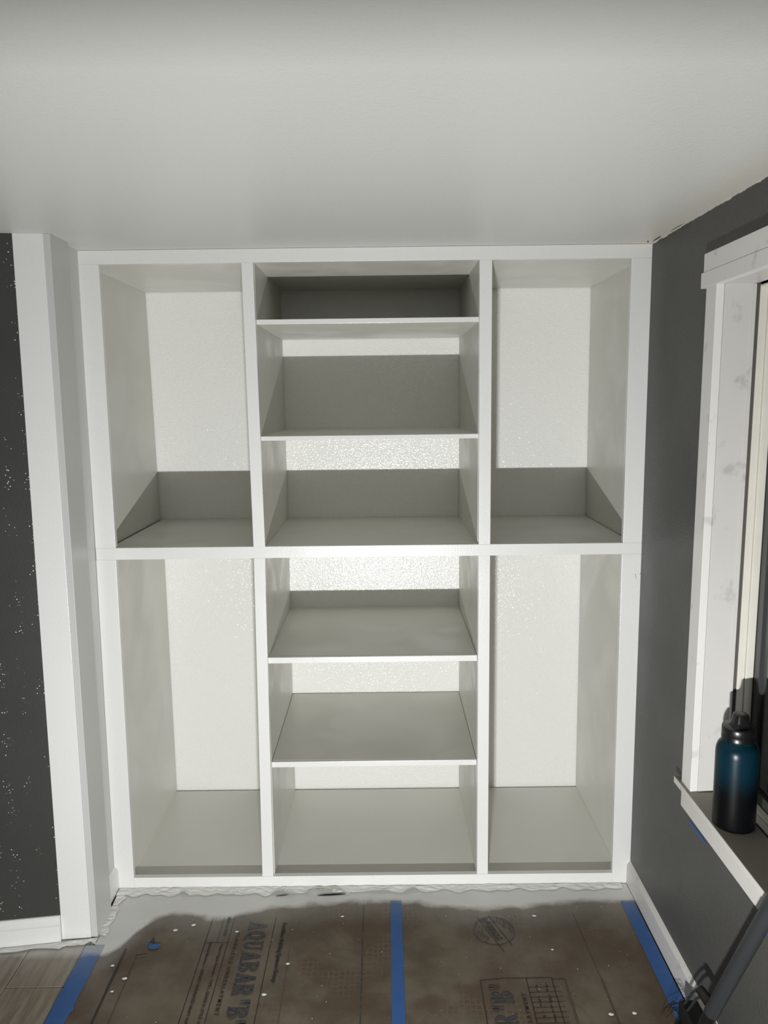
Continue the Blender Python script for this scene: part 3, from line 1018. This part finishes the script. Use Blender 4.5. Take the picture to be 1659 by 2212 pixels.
# ------------------------------------------------------------------ paint drips and debris
def disc(bm, x, y, r, z, h, n=12, sx=1.0):
    c = bm.verts.new((x, y, z + h))
    rr = [bm.verts.new((x + r * sx * math.cos(2 * math.pi * k / n) * random.uniform(0.85, 1.1), y + r * math.sin(2 * math.pi * k / n) * random.uniform(0.85, 1.1), z)) for k in range(n)]
    for k in range(n):
        bm.faces.new((c, rr[k], rr[(k + 1) % n]))
drips = [(0.305, -0.194, 0.0065, 'white paint drip left of the printed box, close to the overspray edge'),
         (0.782, -0.160, 0.0045, 'white paint drip left of the dark lap line, close to the overspray edge'),
         (0.577, -0.493, 0.0055, 'round white paint drip just right of the border line beside the big letters'),
         (0.451, -0.228, 0.0045, 'white paint drip between the small printed box and the big letters'),
         (0.630, -0.372, 0.0050, 'white paint drip right of the small line of print beside the big letters'),
         (0.160, -0.425, 0.0060, 'largest white paint drip right of the thick dark line by the left blue tape'),
         (0.106, -0.372, 0.0050, 'white paint drip between the left blue tape and the thick dark line'),
         (0.140, -0.475, 0.0040, 'small white paint drip nearest the bottom edge by the thick dark line'),
         (0.253, -0.218, 0.0060, 'white paint drip just above and right of the drop-shaped blue patch'),
         (1.405, -0.168, 0.0055, 'white paint drip right of the round stamp, close to the overspray edge'),
         (1.430, -0.325, 0.0035, 'small white paint drip between the round stamp and the printed table'),
         (1.535, -0.578, 0.0060, 'white paint drip right of the printed table, left one of a pair'),
         (1.600, -0.575, 0.0055, 'white paint drip right of the printed table, right one of a pair')]
for (x, y, r, lb) in drips:
    bm = bmesh.new()
    disc(bm, x, y, r, 0.0016, 0.0012, sx=1.25)
    o = obj('paint_drip', bm, 'drip', base=(x, y, 0.0016))
    thing(o, lb, 'paint drip', 'white paint drips on the brown floor paper')
bm = bmesh.new()
for k in range(130):
    x = random.uniform(0.07, 1.68); y = random.uniform(-1.3, -0.12)
    disc(bm, x, y, random.choice((0.0007, 0.0009, 0.0011, 0.0016)), 0.0016, 0.0004, 6)
o = obj('paint_spatter', bm, 'drip')
o['kind'] = 'stuff'; o['label'] = 'tiny white paint spatter scattered over the brown floor paper'; o['category'] = 'paint spatter'
bm = bmesh.new()
tube(bm, [(0.165, -0.338, 0.0028), (0.196, -0.331, 0.0028)], 0.0011, 6)
o = obj('wood_splinter', bm, 'track', base=(0.18, -0.335, 0.002))
thing(o, 'thin dark splinter on the paper below the blue drop-shaped patch', 'splinter')

# ------------------------------------------------------------------ push broom leaning on the stool
A = Vector((1.6900, -0.8345, 0.2281)); B = Vector((1.7160, -1.0066, 0.6083))
dr = (B - A).normalized()
br = thing(empty('push_broom', (1.712, -0.72, 0.002)), 'grey-handled broom with a black head leaning on the window stool', 'broom')
bm = bmesh.new(); tube(bm, [A - dr * 0.0, A + dr * 0.30, A + dr * 0.62, A + dr * 1.35], 0.0170, 24)
obj('handle', bm, 'pole', br, smooth=True)
bm = bmesh.new(); tube(bm, [A - dr * 0.085, A - dr * 0.05, A + dr * 0.012], [0.012, 0.0155, 0.0158], 18)
obj('socket', bm, 'black', br, smooth=True)
bm = bmesh.new()
box(bm, 1.690, 1.7405, -0.860, -0.640, 0.052, 0.098)
bev(bm, 0.008, 3)
obj('head_block', bm, 'brist', br)
for dy in (0.0, 0.022):
    bm = bmesh.new()
    tube(bm, [(1.700, -0.655 - dy, 0.095), (1.7020, -0.700 - dy, 0.168), (1.7040, -0.738 - dy, 0.214)], 0.0032, 8)
    obj('brace', bm, 'pole', br, smooth=True)
bm = bmesh.new(); tube(bm, [(1.7045, -0.735, 0.205), (1.7150, -0.790, 0.200)], [0.012, 0.015], 10)
obj('clamp', bm, 'black', br, smooth=True)
bm = bmesh.new()
for k in range(520):
    x = random.uniform(1.692, 1.738); y = random.uniform(-0.858, -0.642)
    fx = (x - 1.715) * 0.45; fy = (y + 0.75) * 0.18
    tube(bm, [(x, y, 0.056), (min(1.748, x + fx * 0.5), y + fy * 0.5, 0.030), (min(1.750, x + fx), y + fy, 0.004)], 0.0011, 3, False)
for k in range(16):    # stray, splayed bristles
    y = -0.648 + random.uniform(-0.02, 0.004); x = random.uniform(1.692, 1.735)
    e = Vector((x - random.uniform(0.0, 0.05), y + random.uniform(0.03, 0.09), random.uniform(0.006, 0.06)))
    m_ = Vector((x, y, 0.07)).lerp(e, 0.5) + Vector((random.uniform(-0.006, 0.006), 0.01, random.uniform(0, 0.02)))
    tube(bm, [(x, y, 0.062), m_, e], 0.0007, 3, False)
o = obj('bristles', bm, 'brist', br)
o['kind'] = 'stuff'

# ------------------------------------------------------------------ work light (out of frame, below the view)
wl = thing(empty('work_light', (LAMP.x, LAMP.y - 0.06, 0.0)), 'small LED work light on a folding stand, facing the bookcase', 'lamp')
rot = Matrix.Translation(LAMP) @ Matrix.Rotation(LAMP_TILT, 4, 'X')
def lampbox(name, mat, x0, x1, y0, y1, z0, z1, parent=wl):
    bm = bmesh.new()
    box(bm, x0, x1, y0, y1, z0, z1)
    bm.transform(rot)
    return obj(name, bm, mat, parent)
lampbox('case', 'lamp', -0.055, 0.055, -0.035, -0.004, -0.045, 0.045)
lampbox('led_panel', 'led', -0.032, 0.032, -0.0038, -0.0022, -0.010, 0.010)
lampbox('bezel', 'black', -0.055, 0.055, -0.0038, 0.0210, 0.0353, 0.0400)
bm = bmesh.new()
for sx in (-1, 1):
    tube(bm, [(LAMP.x + sx * 0.062, LAMP.y - 0.02, 0.57), (LAMP.x + sx * 0.064, LAMP.y - 0.06, 0.45), (LAMP.x + sx * 0.15, LAMP.y - 0.14, 0.006)], 0.007, 8)
tube(bm, [(LAMP.x - 0.062, LAMP.y - 0.02, 0.57), (LAMP.x + 0.062, LAMP.y - 0.02, 0.57)], 0.005, 8)
tube(bm, [(LAMP.x, LAMP.y - 0.07, 0.45), (LAMP.x, LAMP.y - 0.32, 0.006)], 0.007, 8)
tube(bm, [(LAMP.x - 0.066, LAMP.y - 0.06, 0.45), (LAMP.x + 0.066, LAMP.y - 0.06, 0.45)], 0.006, 8)
obj('stand', bm, 'black', wl, smooth=True)
ld = bpy.data.lights.new('led_light', 'AREA')
ld.shape = 'RECTANGLE'
ld.size = 0.060
ld.size_y = 0.014
ld.energy = LAMP_POWER
ld.color = LAMP_COLOR
lo = bpy.data.objects.new('led_light', ld)
COL.objects.link(lo)
lo.parent = wl          # local placement below
# area lights shine along their local -Z: turn it to +Y, then tilt
lo.matrix_basis = Matrix.Translation(LAMP - wl.location) @ Matrix.Rotation(math.radians(90) + LAMP_TILT, 4, 'X')
